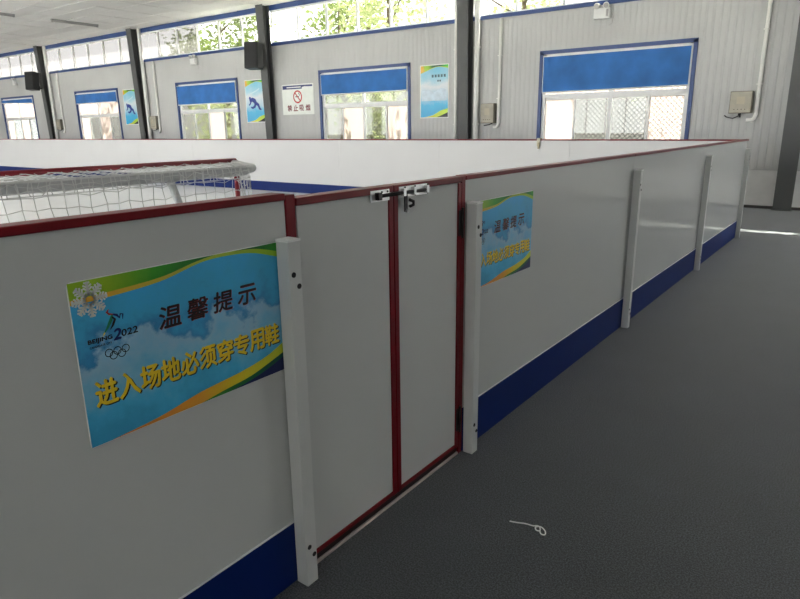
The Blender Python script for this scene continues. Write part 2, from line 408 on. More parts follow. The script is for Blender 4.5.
wn += 1  # unseen high window added behind the camera to lift the aisle light
w = struct(link('window_%d' % wn, None)); w.location = (2.2, Y0, 3.3)
f = MB(); f.box(-2.8, 2.8, -.11, -.04, 0, .06); f.box(-2.8, 2.8, -.11, -.04, 1.30, 1.36)
for k in range(6): x = -2.8+5.54*k/5; f.box(x, x+.06, -.11, -.04, .06, 1.30)
f.build('frame', M_PVC, w)
for k in range(5): x = -2.8+5.54*k/5; MB().box(x+.06, x+1.108, -.078, -.072, .06, 1.30).build('pane', M_GLASS, w)
portal(-.6, 5.0, 3.3, 4.66, Y0-.16, math.pi/2)
for a, b in ADDED_RWIN:  # unseen side window, added to brighten the far end of the aisle
    wn += 1
    w = struct(link('window_%d' % wn, None)); w.location = (X1, (a+b)/2, .95); h = (b-a)/2
    f = MB(); f.box(.04, .11, -h, h, 0, .06); f.box(.04, .11, -h, h, 2.01, 2.07)
    for k in range(5): y = -h+(2*h-.06)*k/4; f.box(.04, .11, y, y+.06, .06, 2.01)
    f.build('frame', M_PVC, w)
    for k in range(4): y = -h+(2*h-.06)*k/4; MB().box(.072, .078, y+.06, y+(2*h-.06)/4, .06, 2.01).build('pane', M_GLASS, w)
    l = bpy.data.lights.new('daylight_portal', 'AREA'); l.shape = 'RECTANGLE'; l.size = 2*h; l.size_y = 2.07; l.cycles.is_portal = True
    o = bpy.data.objects.new('daylight_portal', l); COL.objects.link(o); o.location = (X1+.17, (a+b)/2, 1.985)
    o.rotation_euler = (math.pi/2, 0, math.pi/2)

# roller blinds hanging in the windows
def blind(bi, zl, zr, label, creases=0):
    a, b = WINS[bi]; a += .09; b -= .09; w = b-a
    t = thing('roller_blind', label, 'roller blind', ((a+b)/2, WY-.012, WZ1-.09), 'blue roller blinds in the windows')
    MB().tube([(-w/2+.01, 0, -.03), (w/2-.01, 0, -.03)], .02, 10).build('headrail', M_PVC, t)
    f = MB(); nu, nv = 48, 12; vs_ = []; random.seed(bi)
    for j in range(nv+1):
        for i in range(nu+1):
            u = i/nu; v = j/nv; zb = (zl + (zr-zl)*u) - (WZ1-.09)
            x = -w/2 + w*u; y = -.022 + .010*math.sin(u*9+bi)*v
            for c in range(creases):
                y += .022*v*math.exp(-((u - (.80+.055*c) + .10*v)/.012)**2) * (1 if c % 2 else -1)
            vs_.append((x, y, -.03 + (zb+.03)*v))
    fs_ = [(j*(nu+1)+i, j*(nu+1)+i+1, (j+1)*(nu+1)+i+1, (j+1)*(nu+1)+i) for j in range(nv) for i in range(nu)]
    f.add(vs_, fs_).build('fabric', M_BLIND, t, True)
    zb0, zb1 = zl-(WZ1-.09), zr-(WZ1-.09)
    MB().tube([(-w/2, -.02, zb0-.012), (w/2, -.02, zb1-.012)], .016, 8).build('bottom_bar', M_PVC, t)
    for sx in (-1, 1):
        zz = zb0 if sx < 0 else zb1
        MB().box(sx*(w/2+.004)-.012, sx*(w/2+.004)+.012, -.012, .004, zz-.01, 0).build('side_guide', M_PVC, t)
blind(0, 1.30, 1.30, 'unseen blue roller blind lowered to block sun in the window beyond the aisle column')  # out of view; drawn low to keep sun patches off the aisle floor
blind(1, 2.20, 2.22, 'deep blue creased roller blind in the window beside the junction box with dangling cable', 3)
blind(2, 2.40, 2.41, 'blue roller blind in the window between the no-smoking sign and the tall blue poster', 2)
blind(3, 2.33, 2.33, 'plain blue roller blind in the window beside the skier poster and loudspeaker column')
blind(4, 2.57, 2.57, 'short blue roller blind in the window beside the poster with no loudspeaker next to it')
blind(5, 2.80, 2.72, 'slanting nearly rolled-up blue blind in the window past the far loudspeaker column')

# ------------------------------------------------------------------ outside
def out_obj(): pass
g = MB().box(-90, 60, -60, 70, -.4, -.16).build('outdoor_ground', M_GROUND); struct(g)
ov = MB().box(X0-.3, X1+.3, WY+.14, WY+.14+.20, CEIL+.02, CEIL+.10).build('roof_overhang', M_ROOF); struct(ov)
fa = thing('neighbour_building', 'pale low building facing the windows from across the yard', 'building', (-22, 27, -.16))
MB().box(-30, 30, 0, 6, 0, 4.36).build('wall', M_FACADE, fa)
MB().box(-30.3, 30.3, -.4, 6.3, 4.36, 4.56).build('roof', M_ROOF, fa)
def tree(x, y, h, r, label, m, n=2600, seed=1):
    rnd = random.Random(seed)
    t = thing('tree', label, 'tree', (x, y, -.16), 'trees outside the windows')
    MB().tube([(0,0,0), (.05,.03,h*.35), (-.04,.02,h*.62), (0,0,h*.9)], [.16,.13,.08,.03], 8).build('trunk', M_BARK, t, True)
    br = MB()
    for k in range(7):
        a = k*2.4; z0 = h*(.35+.06*k); br.tube([(0,0,z0), (math.cos(a)*r*.45, math.sin(a)*r*.45, z0+.5), (math.cos(a)*r*.8, math.sin(a)*r*.8, z0+.9)], [.05,.03,.012], 5)
    br.build('branches', M_BARK, t, True)
    lf = MB(); cl = []
    for k in range(26):
        a = rnd.uniform(0, 6.283); q = r*math.sqrt(rnd.random())*.85; cl.append((math.cos(a)*q, math.sin(a)*q, h*rnd.uniform(.38, .95)))
    for k in range(n):
        c = cl[k % len(cl)]; d = Vector((rnd.gauss(0, .42), rnd.gauss(0, .42), rnd.gauss(0, .34)))
        p = Vector(c)+d; u = Vector((rnd.gauss(0,1), rnd.gauss(0,1), rnd.gauss(0,.6))).normalized(); w = u.cross(Vector((rnd.gauss(0,1), rnd.gauss(0,1), rnd.gauss(0,1)))).normalized()
        s = rnd.uniform(.07, .14)
        lf.add([p-u*s, p+w*s*.5, p+u*s, p-w*s*.5], [(0,1,2,3)])
    fo = lf.build('foliage', m, t); fo['kind'] = 'stuff'
tree(-21.9, 17.4, 7.6, 1.7, 'dense green tree outside the strip window over the skier poster bay', M_LEAF, 3600, 1)
tree(-17.4, 19.6, 7.4, 1.7, 'bushy green tree outside the strip window over the no-smoking sign', M_LEAF, 2600, 2)
tree(-13.0, 17.0, 7.2, 1.6, 'pale yellow-green tree outside the strip window over the tall blue poster', M_LEAF2, 2200, 3)
tree(-9.0, 18.4, 8.0, 1.8, 'thin pale tree outside the strip window by the white downpipes', M_LEAF2, 1700, 4)
tree(-4.6, 18.6, 7.8, 1.8, 'sparse pale tree outside the strip window over the wide blue blind', M_LEAF2, 1500, 5)
tree(0.4, 17.6, 12.0, 1.9, 'unseen tall tree added to break up the sunlight in the bay beyond the aisle column', M_LEAF, 420, 6)  # extra tree out of view, placed to dapple the sun patch
def shrub(x, y, h, r, label, seed):
    rnd = random.Random(seed); t = thing('shrub', label, 'shrub', (x, y, -.16), 'shrubs outside the windows'); st = MB(); lf = MB()
    for k in range(6):
        a = k*1.05; st.tube([(0,0,0), (math.cos(a)*r*.3, math.sin(a)*r*.3, h*.5), (math.cos(a)*r*.6, math.sin(a)*r*.6, h*.85)], [.03,.02,.008], 5)
    st.build('stem', M_BARK, t)
    for k in range(900):
        p = Vector((rnd.gauss(0, r*.5), rnd.gauss(0, r*.4), h*rnd.uniform(.15, 1))); u = Vector((rnd.gauss(0,1), rnd.gauss(0,1), rnd.gauss(0,.6))).normalized()
        w = u.cross(Vector((rnd.gauss(0,1), rnd.gauss(0,1), rnd.gauss(0,1)))).normalized(); q = rnd.uniform(.06, .12)
        lf.add([p-u*q, p+w*q*.5, p+u*q, p-w*q*.5], [(0,1,2,3)])
    lf.build('foliage', M_LEAF2, t)['kind'] = 'stuff'
shrub(-15.3, 15.2, 2.6, .8, 'leafy shrub outside the window next to the no-smoking sign', 11)
shrub(-11.6, 14.6, 2.8, .8, 'leafy shrub outside the window next to the tall blue poster', 12)
shrub(-19.4, 15.0, 2.7, .8, 'leafy shrub outside the window next to the skier poster', 13)

# ------------------------------------------------------------------ columns and pipes
def column(i, label):
    x = COLS[i]
    t = thing('steel_column', label, 'column', (x, WY, 0), 'grey steel columns along the window wall')
    db, dt = .16, .30
    def plate(x0, x1, ya0, ya1, yb0, yb1):   # from the floor (a) to the ceiling (b)
        return MB().add([(x0,ya0,.012),(x1,ya0,.012),(x1,ya1,.012),(x0,ya1,.012),(x0,yb0,CEIL-.002),(x1,yb0,CEIL-.002),(x1,yb1,CEIL-.002),(x0,yb1,CEIL-.002)],
                        [(0,3,2,1),(4,5,6,7),(0,1,5,4),(1,2,6,5),(2,3,7,6),(3,0,4,7)])
    plate(-.14, .14, -db, -db+.012, -dt, -dt+.012).build('front_flange', M_STEEL, t)
    plate(-.006, .006, -db+.012, -.052, -dt+.012, -.052).build('web', M_STEEL, t)
    plate(-.14, .14, -.052, -.04, -.052, -.04).build('rear_flange', M_STEEL, t)
    MB().box(-.16, .16, -db-.03, -.03, 0, .012).build('base_plate', M_STEEL, t)
column(0, 'grey steel column at the end of the aisle beyond the sunlit floor')
column(1, 'grey steel column standing on the carpet past the rink corner, beside the open junction box')
column(2, 'grey steel column between two white downpipes, next to the tall blue poster')
column(3, 'grey steel column with a loudspeaker beside the no-smoking sign')
column(4, 'grey steel column next to a vertical poster, without any loudspeaker')
column(5, 'grey steel column with a loudspeaker, farthest along the window wall')

def pipe(x, label, r=.055, y=-.09, z0=0.0, z1=CEIL-.01, grp='white downpipes beside the columns'):
    t = thing('downpipe', label, 'pipe', (x, WY+y, z0), grp)
    MB().tube([(0,0,0), (0,0,z1-z0)], r, 12).build('pipe', M_PIPE, t, True)
    for z in (1.55, 3.2):
        MB().box(-r-.02, r+.02, -.012, .055, z, z+.03).build('clamp', M_PIPE, t)
pipe(-8.06, 'white downpipe between the tall blue poster and the steel column', .045)
pipe(-7.52, 'white downpipe between the steel column and the small grey junction box', .06)
pipe(-20.66, 'white downpipe beside the steel column that has no loudspeaker', .06)
pipe(-27.42, 'white downpipe beside the farthest loudspeaker column', .06)

def junction(x, z, w, h, label, cable=False, d=.13):
    t = thing('junction_box', label, 'junction box', (x, WY-.001, z), 'junction boxes on the window wall')
    MB().bbox(0, w, -d, 0, 0, h, .008).build('body', M_BOXEDGE, t)
    lid = MB().bbox(.012, w-.012, -d-.014, -d, .012, h-.012, .005).build('lid', M_BOXGREY, t)
    MB().box(w*.32, w*.68, -d-.017, -d-.013, h*.42, h*.75).build('label_plate', M_BEIGE, lid)
    for k in range(4):
        MB().tube([(w*(.25+.16*k), -d-.013, h*.18), (w*(.25+.16*k), -d-.02, h*.18)], .008, 8).build('screw', M_DARKMETAL, lid)
    if cable:
        MB().tube([(w*.45, -.05, 0), (w*.42, -.06, -.05), (w*.2, -.07, -.085), (-.03, -.08, -.06), (-.07, -.08, -.03)], .010, 6).build('cable', M_BLACK, t, True)
        MB().tube([(w*.5, -.05, .01), (w*.5, -.05, -.07)], .016, 8).build('gland', M_BLACK, t, True)
    else:
        MB().tube([(w*.8, -.06, .0), (w*.55, -.08, -.035), (w*.2, -.08, -.05)], .012, 6).build('cable', M_BLACK, t, True)
def conduit(x, z0, z1, side, label):
    t = thing('conduit', label, 'pipe', (x, WY-.04, z0), 'white cable conduits on the window wall')
    MB().tube([(-side, 0, -.10), (-side*.4, 0, -.10), (-side*.12, 0, -.07), (0, 0, 0), (0, 0, z1-z0)], .034, 10).build('pipe', M_PIPE, t, True)
    k = 0
    z = .5
    while z < z1-z0:
        MB().box(-.045, .045, -.038, .028, z, z+.02).build('clamp', M_PIPE, t); z += .9
junction(-2.26, 1.68, .36, .38, 'beige junction box with dangling black cable near the rink corner', True)
conduit(-1.83, 1.66, CZ0-.09, .14, 'white conduit bent into the junction box near the rink corner')
junction(-7.37, 1.58, .34, .43, 'grey junction box between white downpipe and the wide blue-framed window')
conduit(-6.96, 1.60, CZ0-.09, .12, 'white conduit running up from the grey junction box by the wide window')
junction(-20.52, 1.56, .36, .44, 'beige junction box between the downpipe and the skier bay window')
conduit(-20.10, 1.56, CZ0-.09, .12, 'white conduit above the beige junction box by the skier bay window')
junction(-27.25, 1.60, .36, .40, 'small junction box beside the farthest downpipe')
conduit(-26.80, 1.60, CZ0-.09, .12, 'thin white conduit beside the farthest junction box')

# loudspeakers on the columns
def speaker(i, label):
    x = COLS[i]
    t = thing('loudspeaker', label, 'loudspeaker', (x+.02, WY-.64, 3.14), 'black loudspeakers on the columns')
    t.rotation_euler = (math.radians(-6), 0, math.radians(20))
    MB().bbox(-.21, .21, -.16, .16, 0, .70, .02).build('cabinet', M_BLACK, t)
    MB().bbox(-.19, .19, -.178, -.158, .03, .67, .008).build('grille', mat('speaker_grille', rgb(34, 34, 36), 0.7, noise=(80, .2)), t)
    MB().tube([(.06, .15, .12), (.115, .372, .12)], .022, 8).build('bracket_arm', M_BLACK, t)
    MB().box(-.05, .20, .155, .18, .06, .18).build('bracket_plate', M_BLACK, t)
speaker(3, 'black loudspeaker on the column between the skier poster and the no-smoking sign')
speaker(5, 'black loudspeaker on the farthest column of the window wall')

# twin-head emergency lights under the strip windows
def emergency(x, z, label):
    t = thing('emergency_light', label, 'emergency light', (x, WY-.001, z), 'twin-head emergency lights under the strip windows')
    MB().bbox(-.16, .16, -.08, 0, 0, .19, .01).build('case', M_LAMP, t)
    MB().box(.09, .135, -.084, -.079, .03, .16).build('switch_panel', M_LAMPGREY, t)
    for s in (-1, 1):
        hd = MB().tube([(s*.08, -.02, .235), (s*.085, -.06, .235), (s*.095, -.12, .225)], [.03, .05, .06], 14).build('lamp_head', M_LAMP, t, True)
        MB().tube([(s*.095, -.12, .225), (s*.0955, -.126, .224)], .048, 14).build('lens', M_LAMPGREY, hd)
        MB().tube([(s*.08, -.04, .185), (s*.08, -.04, .24)], .012, 8).build('neck', M_LAMPGREY, t)
    MB().tube([(.17, -.03, .10), (.22, -.03, .02), (.21, -.03, -.10), (.14, -.03, -.13)], .006, 6).build('cord', M_LAMPGREY, t, True)
emergency(-4.74, 3.53, 'white twin-head emergency light above the wide blue blind')
emergency(-17.85, 3.52, 'white twin-head emergency light above the skier bay window')
emergency(-30.6, 3.50, 'white twin-head emergency light above the slanting blind')

# ceiling battens
def batten(x, y0, y1, label):
    t = thing('ceiling_light', label, 'ceiling light', (x, (y0+y1)/2, CEIL-.001), 'unlit tube lights on the ceiling')
    L = (y1-y0)/2
    MB().box(-.035, .035, -L, L, -.045, 0).build('tray', M_LAMPGREY, t)
    MB().tube([(0, -L+.03, -.062), (0, L-.03, -.062)], .016, 10).build('tube', M_LAMPGREY, t, True)
    for s in (-1, 1): MB().box(-.02, .02, s*(L-.02)-.02, s*(L-.02)+.02, -.085, -.045).build('end_cap', M_LAMPGREY, t)
batten(-20.9, 10.30, 11.78, 'unlit tube light on the ceiling by the column without loudspeaker')
batten(-20.9, 7.80, 9.25, 'unlit tube light on the ceiling farther out from the window wall')

# ================================================================== the rink
FX = -1.39; EY = 9.60; FH = 1.30; TH = .045; ICE = .18
RX0 = -31.0; RY0 = -5.8
ice = MB().box(RX0, FX-TH, RY0, EY-.012, 0.0, ICE).build('rink_floor', M_ICE)
tag(ice, 'smooth white synthetic ice floor enclosed by the boards', 'rink floor')

def near_board(y0, y1, label, group='white boards along the aisle side', FH=1.302, ch=.019):
    """outer (+x) face at FX"""
    t = thing('rink_board', label, 'rink board', (FX, (y0+y1)/2, 0), group); L = (y1-y0)/2 - .0015
    MB().box(-TH, 0, -L, L, .003, FH-.012).build('panel', M_BOARD, t)
    MB().box(.0005, .006, -L, L, .003, .226).build('kick_strip', M_KICK, t)
    MB().box(.0005, .0045, -L, L, .2262, .2315).build('kick_edging', M_PVC, t)
    MB().box(-TH-.006, -TH-.0005, -L, L, ICE+.002, .38).build('inner_kick_strip', M_KICK, t)
    m = MB(); m.bbox(-TH-.006, .0065, -L, L, FH-ch, FH, .003); m.build('cap', M_RED, t)
    return t
near_board(-1.22, 1.293, 'white rink board before the double door, carrying the large warning poster', FH=1.318, ch=.021)
near_board(-3.62, -1.22, 'white rink board farthest back from the double door', FH=1.318, ch=.021)
near_board(2.335, 4.70, 'white rink board between the hinged door and the middle post, with a half-hidden poster')
near_board(4.70, 7.10, 'glossy white rink board between the two free-standing middle posts')
near_board(7.10, EY+.0, 'glossy white rink board closing the run at the rink corner')
# boards along the window side, copies of one
def end_board():
    t = thing('rink_board', 'white board with red cap in the long run along the window side', 'rink board', (0,0,0), 'white boards along the window side'); L = 1.2-.0015
    MB().box(-L, L, .0, TH, .003, FH-.012).build('panel', M_BOARDIN, t)
    MB().box(-L, L, -.006, -.0005, ICE+.002, .385).build('inner_kick_strip', M_KICK, t)
    MB().bbox(-L, L, -.006, TH+.006, FH-.022, FH, .003).build('cap', M_RED, t)
    return t
nb = 0; eb = end_board(); EBL = eb['label']; xx = FX-TH-.008-1.2; first = True
while xx > RX0:
    if first: o = eb; first = False
    else:
        o = eb.copy(); COL.objects.link(o); o['label'] = EBL
        for c in eb.children:
            d = c.copy(); COL.objects.link(d); d.parent = o
    o.location = (xx, EY, 0)
    if nb == 0: o['label'] = 'white window-side board that meets the aisle-side boards at the rink corner'
    if nb == 1: o['label'] = 'white window-side board with a small beige clip on its red cap'
    nb += 1; xx -= 2.4
# corner filler
cf = thing('corner_post', 'white corner piece joining the two board runs at the rink corner', 'post', (FX-TH/2-.004, EY+TH/2, 0))
MB().box(-TH/2-.003, TH/2+.003, -TH/2+.002, TH/2, .003, FH-.022).build('body', M_BOARD, cf)
MB().box(-TH/2-.003, TH/2+.010, -TH/2+.002, TH/2+.006, FH-.022, FH).build('cap', M_RED, cf)

# doors
def door(y0, y1, label, sides=(-1, 1)):
    t = thing('rink_door', label, 'door', (FX, (y0+y1)/2, 0), 'swing doors of the rink'); L = (y1-y0)/2-.002
    MB().box(-.032, 0, -L+.004, L-.004, .055, FH-.012).build('panel', M_BOARD, t)
    for s in sides:
        a, b = sorted((s*L, s*(L-.026)))
        MB().bbox(-.036, .005, a, b, .040, FH-.026, .002).build('edge_trim', M_RED, t)
    MB().bbox(-.036, .005, -L+.004, L-.026, .042, .060, .002).build('bottom_trim', M_RED, t)
    MB().bbox(-TH-.006, .0065, -L, L, FH-.024, FH, .003).build('cap', M_RED, t)
    return t
dl = door(1.334, 1.823, 'wider white door leaf with a red edge and latch keeper', (1,))
dr = door(1.823, 2.302, 'narrower white door leaf with red edges, sliding bolt and hinges')
# red jambs beside the doors
for y0, y1, lab in ((1.2945, 1.3325, 'red door jamb strip behind the nearer white post'), (2.3035, 2.3335, 'red door jamb strip next to the hinges')):
    j = thing('door_jamb', lab, 'door jamb', (FX, y0, 0), 'red door jambs')
    MB().bbox(-TH, .004, 0, y1-y0, 0.0, FH+(.012 if y0 < 2 else 0), .002).build('strip', M_RED, j)
# threshold rail under the doors
th = thing('door_threshold', 'pale pinkish threshold rail under the double door', 'threshold', (FX, 1.335, 0))
MB().bbox(-.04, .004, 0, .966, 0.0, .012, .002).build('rail', M_PINK, th)
MB().box(-.03, -.004, 0, .966, .0125, .036).build('weather_strip', M_DARKMETAL, th)
# sliding bolt: plate + barrel on the right leaf, keeper on the left leaf
def onleaf(t, y): return y - t.location.y
y = onleaf(dr, 1.853); pl = MB().bbox(.005, .008, y, onleaf(dr, 2.035), 1.252, 1.292, .001).build('latch_plate', M_CHROME, dr)
for yy in (1.870, 1.935, 2.02):
    MB().box(.008, .024, onleaf(dr, yy)-.007, onleaf(dr, yy)+.007, 1.258, 1.286).build('bolt_guide', M_CHROME, pl)
    for zz in (1.2565, 1.2875): MB().tube([(.008, onleaf(dr, yy)+.018, zz), (.0105, onleaf(dr, yy)+.018, zz)], .004, 8).build('screw', M_DARKMETAL, pl)
MB().tube([(.016, onleaf(dr, 1.712), 1.270), (.016, onleaf(dr, 2.030), 1.270)], .0065, 10).build('sliding_bolt', M_DARKMETAL, dr, True)
hs = MB().bbox(.018, .023, onleaf(dr, 1.868), onleaf(dr, 1.886), 1.200, 1.272, .001).build('hasp', M_DARKMETAL, dr)
MB().tube([(.024, onleaf(dr, 1.895), 1.243), (.030, onleaf(dr, 1.912), 1.236), (.028, onleaf(dr, 1.915), 1.222), (.024, onleaf(dr, 1.897), 1.218)], .006, 8).build('staple', M_DARKMETAL, hs, True)
MB().tube([(.022, onleaf(dr, 1.879), 1.204), (.030, onleaf(dr, 1.879), 1.202)], .007, 8).build('rivet', M_CHROME, hs)
kp = MB().bbox(.005, .008, onleaf(dl, 1.688), onleaf(dl, 1.795), 1.250, 1.290, .001).build('latch_keeper', M_CHROME, dl)
MB().box(.008, .026, onleaf(dl, 1.712), onleaf(dl, 1.730), 1.257, 1.283).build('keeper_loop', M_DARKMETAL, kp)
for yy in (1.75, 1.783): MB().tube([(.008, onleaf(dl, yy), 1.282), (.0105, onleaf(dl, yy), 1.282)], .004, 8).build('screw', M_DARKMETAL, kp)
for z in (1.04, .12):
    hg = MB().tube([(.012, onleaf(dr, 2.300), z), (.012, onleaf(dr, 2.300), z+.13)], .0055, 10).build('hinge', M_DARKMETAL, dr, True)
    MB().box(.0052, .008, onleaf(dr, 2.276), onleaf(dr, 2.300), z+.01, z+.12).build('hinge_leaf', M_DARKMETAL, hg)

# posts on the outer side
def post(y, label, bolts):
    t = thing('fence_post', label, 'post', (FX+.0095, y, 0), 'white square posts along the outer side of the boards')
    MB().bbox(0, .050, 0, .050, 0, 1.182, .002).build('post_tube', M_POST, t)
    MB().bbox(-.001, .052, -.001, .051, 1.1825, 1.190, .001).build('end_cap', M_PVC, t)
    for z in bolts:
        MB().tube([(.050, .017, z+.019), (.0515, .017, z+.019)], .0085, 12).build('bolt_plug', M_HOLE, t)
        MB().tube([(.050, .037, z-.019), (.0515, .037, z-.019)], .0085, 12).build('bolt_plug', M_HOLE, t)
    return t
B = (1.065, .128)
post(1.240, 'white square post between the large warning poster and the double door', B)
post(2.336, 'white square post covering the edge of the half-hidden poster', B)
post(4.682, 'white square post, first one after the half-hidden poster', B)
post(7.085, 'white square post, second one after the half-hidden poster', B)
post(9.500, 'white square post at the rink corner by the sunlit floor', B)

# clip hanging on the cap of the window-side boards
ck = thing('cap_clip', 'small beige clip hanging over the red cap of the window-side boards', 'clip', (-4.36, EY, FH))
MB().bbox(-.03, .03, -.014, TH+.014, .001, .018, .003).build('bridge', M_BEIGE, ck)
MB().bbox(-.03, .03, -.020, -.008, -.11, .010, .004).build('front_leaf', M_BEIGE, ck)
MB().bbox(-.012, .022, -.026, -.020, -.15, -.05, .002).build('tab', mat('tan', rgb(150, 138, 112), .6), ck)

# ------------------------------------------------------------------ hockey goal
gt = thing('hockey_goal', 'hockey goal with red crossbar, grey back bar and white net inside the rink', 'hockey goal', (-3.5, 1.72, ICE))
GH = 1.12; HW = .915
def P(x, y, z): return (x+3.5, y-1.72, z-ICE)
fz = 1.30
MB().tube([P(-3.5, .61, fz), P(-3.5, 2.83, fz)], .016, 12).build('crossbar', M_GOALRED, gt, True)
for y in (.61, 2.83): MB().tube([P(-3.5, y, ICE+.001), P(-3.5, y, fz)], .018, 12).build('goal_post', M_GOALRED, gt, True)
TB = [(-3.5, 2.81, fz-.02), (-3.12, 2.65, fz-.03), (-2.98, 2.46, fz-.035), (-2.97, 2.32, fz-.035)]
tb = [P(*p) for p in TB] + [P(p[0], 3.44-p[1], p[2]) for p in reversed(TB)]
MB().tube(tb, .026, 12).build('top_back_bar', M_GOALBAR, gt, True)
MB().tube([P(-2.96, 1.955, fz-.05), P(-2.93, 2.00, 1.05), P(-2.86, 2.13, ICE+.06)], .020, 12).build('back_support', M_GOALBAR, gt, True)
BB = [(-3.5, 2.80, ICE+.027), (-3.0, 2.60, ICE+.027), (-2.86, 2.45, ICE+.027), (-2.84, 2.3, ICE+.027)]
MB().tube([P(*p) for p in BB] + [P(p[0], 3.44-p[1], p[2]) for p in reversed(BB)], .025, 12).build('base_bar', M_GOALBAR, gt, True)
net = MB(); rnd = random.Random(5)
def netpatch(a, b, c, d, nu, nv, sag=0.0, jit=.012):
    """grid of cords over the bilinear patch a-b (top) / d-c (bottom)"""
    a, b, c, d = map(Vector, (a, b, c, d)); pts = {}
    nrm = (b-a).cross(d-a).normalized()
    for j in range(nv+1):
        for i in range(nu+1):
            u, v = i/nu, j/nv; p = (a*(1-u)+b*u)*(1-v) + (d*(1-u)+c*u)*v
            if 0 < i < nu and 0 < j < nv: p = p + Vector((rnd.uniform(-jit, jit), rnd.uniform(-jit, jit), rnd.uniform(-jit, jit) - .010*(i % 2))) + nrm*sag*math.sin(u*math.pi)*math.sin(v*math.pi)
            pts[i, j] = p
    for (i, j), p in pts.items():
        if (i+1, j) in pts: net.tube([p, pts[i+1, j]], .0022, 3, False)
        if (i, j+1) in pts: net.tube([p, pts[i, j+1]], .0022, 3, False)
netpatch(P(-2.94, .94, fz-.01), P(-2.94, 2.47, fz-.01), P(-2.80, 2.40, ICE+.03), P(-2.80, 1.0, ICE+.03), 24, 18, .03, .007)
netpatch(P(-3.5, .61, fz-.004), P(-3.5, 2.83, fz-.004), P(-2.95, 2.47, fz-.008), P(-2.95, .94, fz-.008), 32, 9, 0, .004)
for s in (0, 1):
    f_ = (lambda y: y) if s == 0 else (lambda y: 3.44-y)
    netpatch(P(-3.5, f_(2.83), fz), P(-2.94, f_(2.47), fz-.01), P(-2.80, f_(2.40), ICE+.03), P(-3.5, f_(2.83), ICE+.03), 9, 17, .02, .007)
# lacing over the back bar
netpatch(P(-2.940, .97, fz-.004), P(-2.940, 2.46, fz-.004), P(-2.930, 2.47, fz-.07), P(-2.930, .96, fz-.07), 32, 3, 0, .012)
no = net.build('net', M_NET, gt)

# ================================================================== posters and signs
M_SKYPRINT = print_mat('poster_sky', [(0.0, rgb(60,160,205)), (.18, rgb(70,178,222)), (.40, rgb(130,190,220)), (.52, rgb(150,190,215)), (.60, rgb(58,140,195)), (.72, rgb(64,170,215)), (1.0, rgb(60,175,230))], 7, .26, 'Y', (0, .40))
M_GREENP = print_mat('poster_green', [(0.0, rgb(150,190,30)), (.25, rgb(60,160,40)), (.55, rgb(16,110,50)), (.72, rgb(14,62,74)), (.85, rgb(30,120,50)), (1.0, rgb(60,165,50))], 20, .03, 'X', (.08, .62))
M_LIMEP = print_mat('poster_lime', [(0.0, rgb(225,170,50)), (.45, rgb(180,190,60)), (1.0, rgb(150,200,40))], 20, .03, 'X', (.08, .62))
M_SWOOSH = print_mat('poster_swoosh', [(0.0, rgb(225,135,60)), (.45, rgb(230,160,50)), (.68, rgb(222,200,40)), (1.0, rgb(205,215,50))], 20, .03, 'X', (.05, .62))
M_SWG = print_mat('poster_swoosh_green', [(0.0, rgb(60,140,40)), (.5, rgb(24,110,60)), (1.0, rgb(16,80,70))], 20, .03, 'X', (.33, .62))
M_NAVYP = mat('poster_navy', rgb(24, 34, 92), .35)
M_WHITEP = mat('poster_white', (0.85, .87, .82, 1), .4)
M_INK = mat('ink_black', rgb(22, 18, 20), .4)
M_INKBROWN = mat('ink_brown', rgb(40, 14, 14), .4)
M_INKRED = mat('ink_red', rgb(190, 40, 40), .4)
M_INKYEL = mat('ink_yellow', rgb(240, 205, 40), .4)
M_INKNAVY = mat('ink_navy', rgb(24, 40, 110), .4)
M_INKGREEN = mat('ink_green', rgb(30, 130, 90), .4)
def flat(name, outline, m, parent, z):
    return MB().prism(outline, z, z+.0002).build(name, m, parent)
def ribbon(pts, ws):
    L, R = [], []
    for i, (x, y) in enumerate(pts):
        a = pts[max(i-1, 0)]; b = pts[min(i+1, len(pts)-1)]; dx, dy = b[0]-a[0], b[1]-a[1]; l = math.hypot(dx, dy) or 1
        L.append((x-dy/l*ws[i], y+dx/l*ws[i])); R.append((x+dy/l*ws[i], y-dx/l*ws[i]))
    return L + R[::-1]
def smooth(ctrl, n=24):
    """Catmull-Rom through control points"""
    out = []; P_ = [ctrl[0]] + list(ctrl) + [ctrl[-1]]
    for i in range(1, len(P_)-2):
        for k in range(n):
            t = k/n; a, b, c, d = P_[i-1:i+3]
            out.append(tuple(.5*(2*b[q] + (c[q]-a[q])*t + (2*a[q]-5*b[q]+4*c[q]-d[q])*t*t + (3*b[q]-a[q]-3*c[q]+d[q])*t**3) for q in (0, 1)))
    out.append(tuple(ctrl[-1])); return out
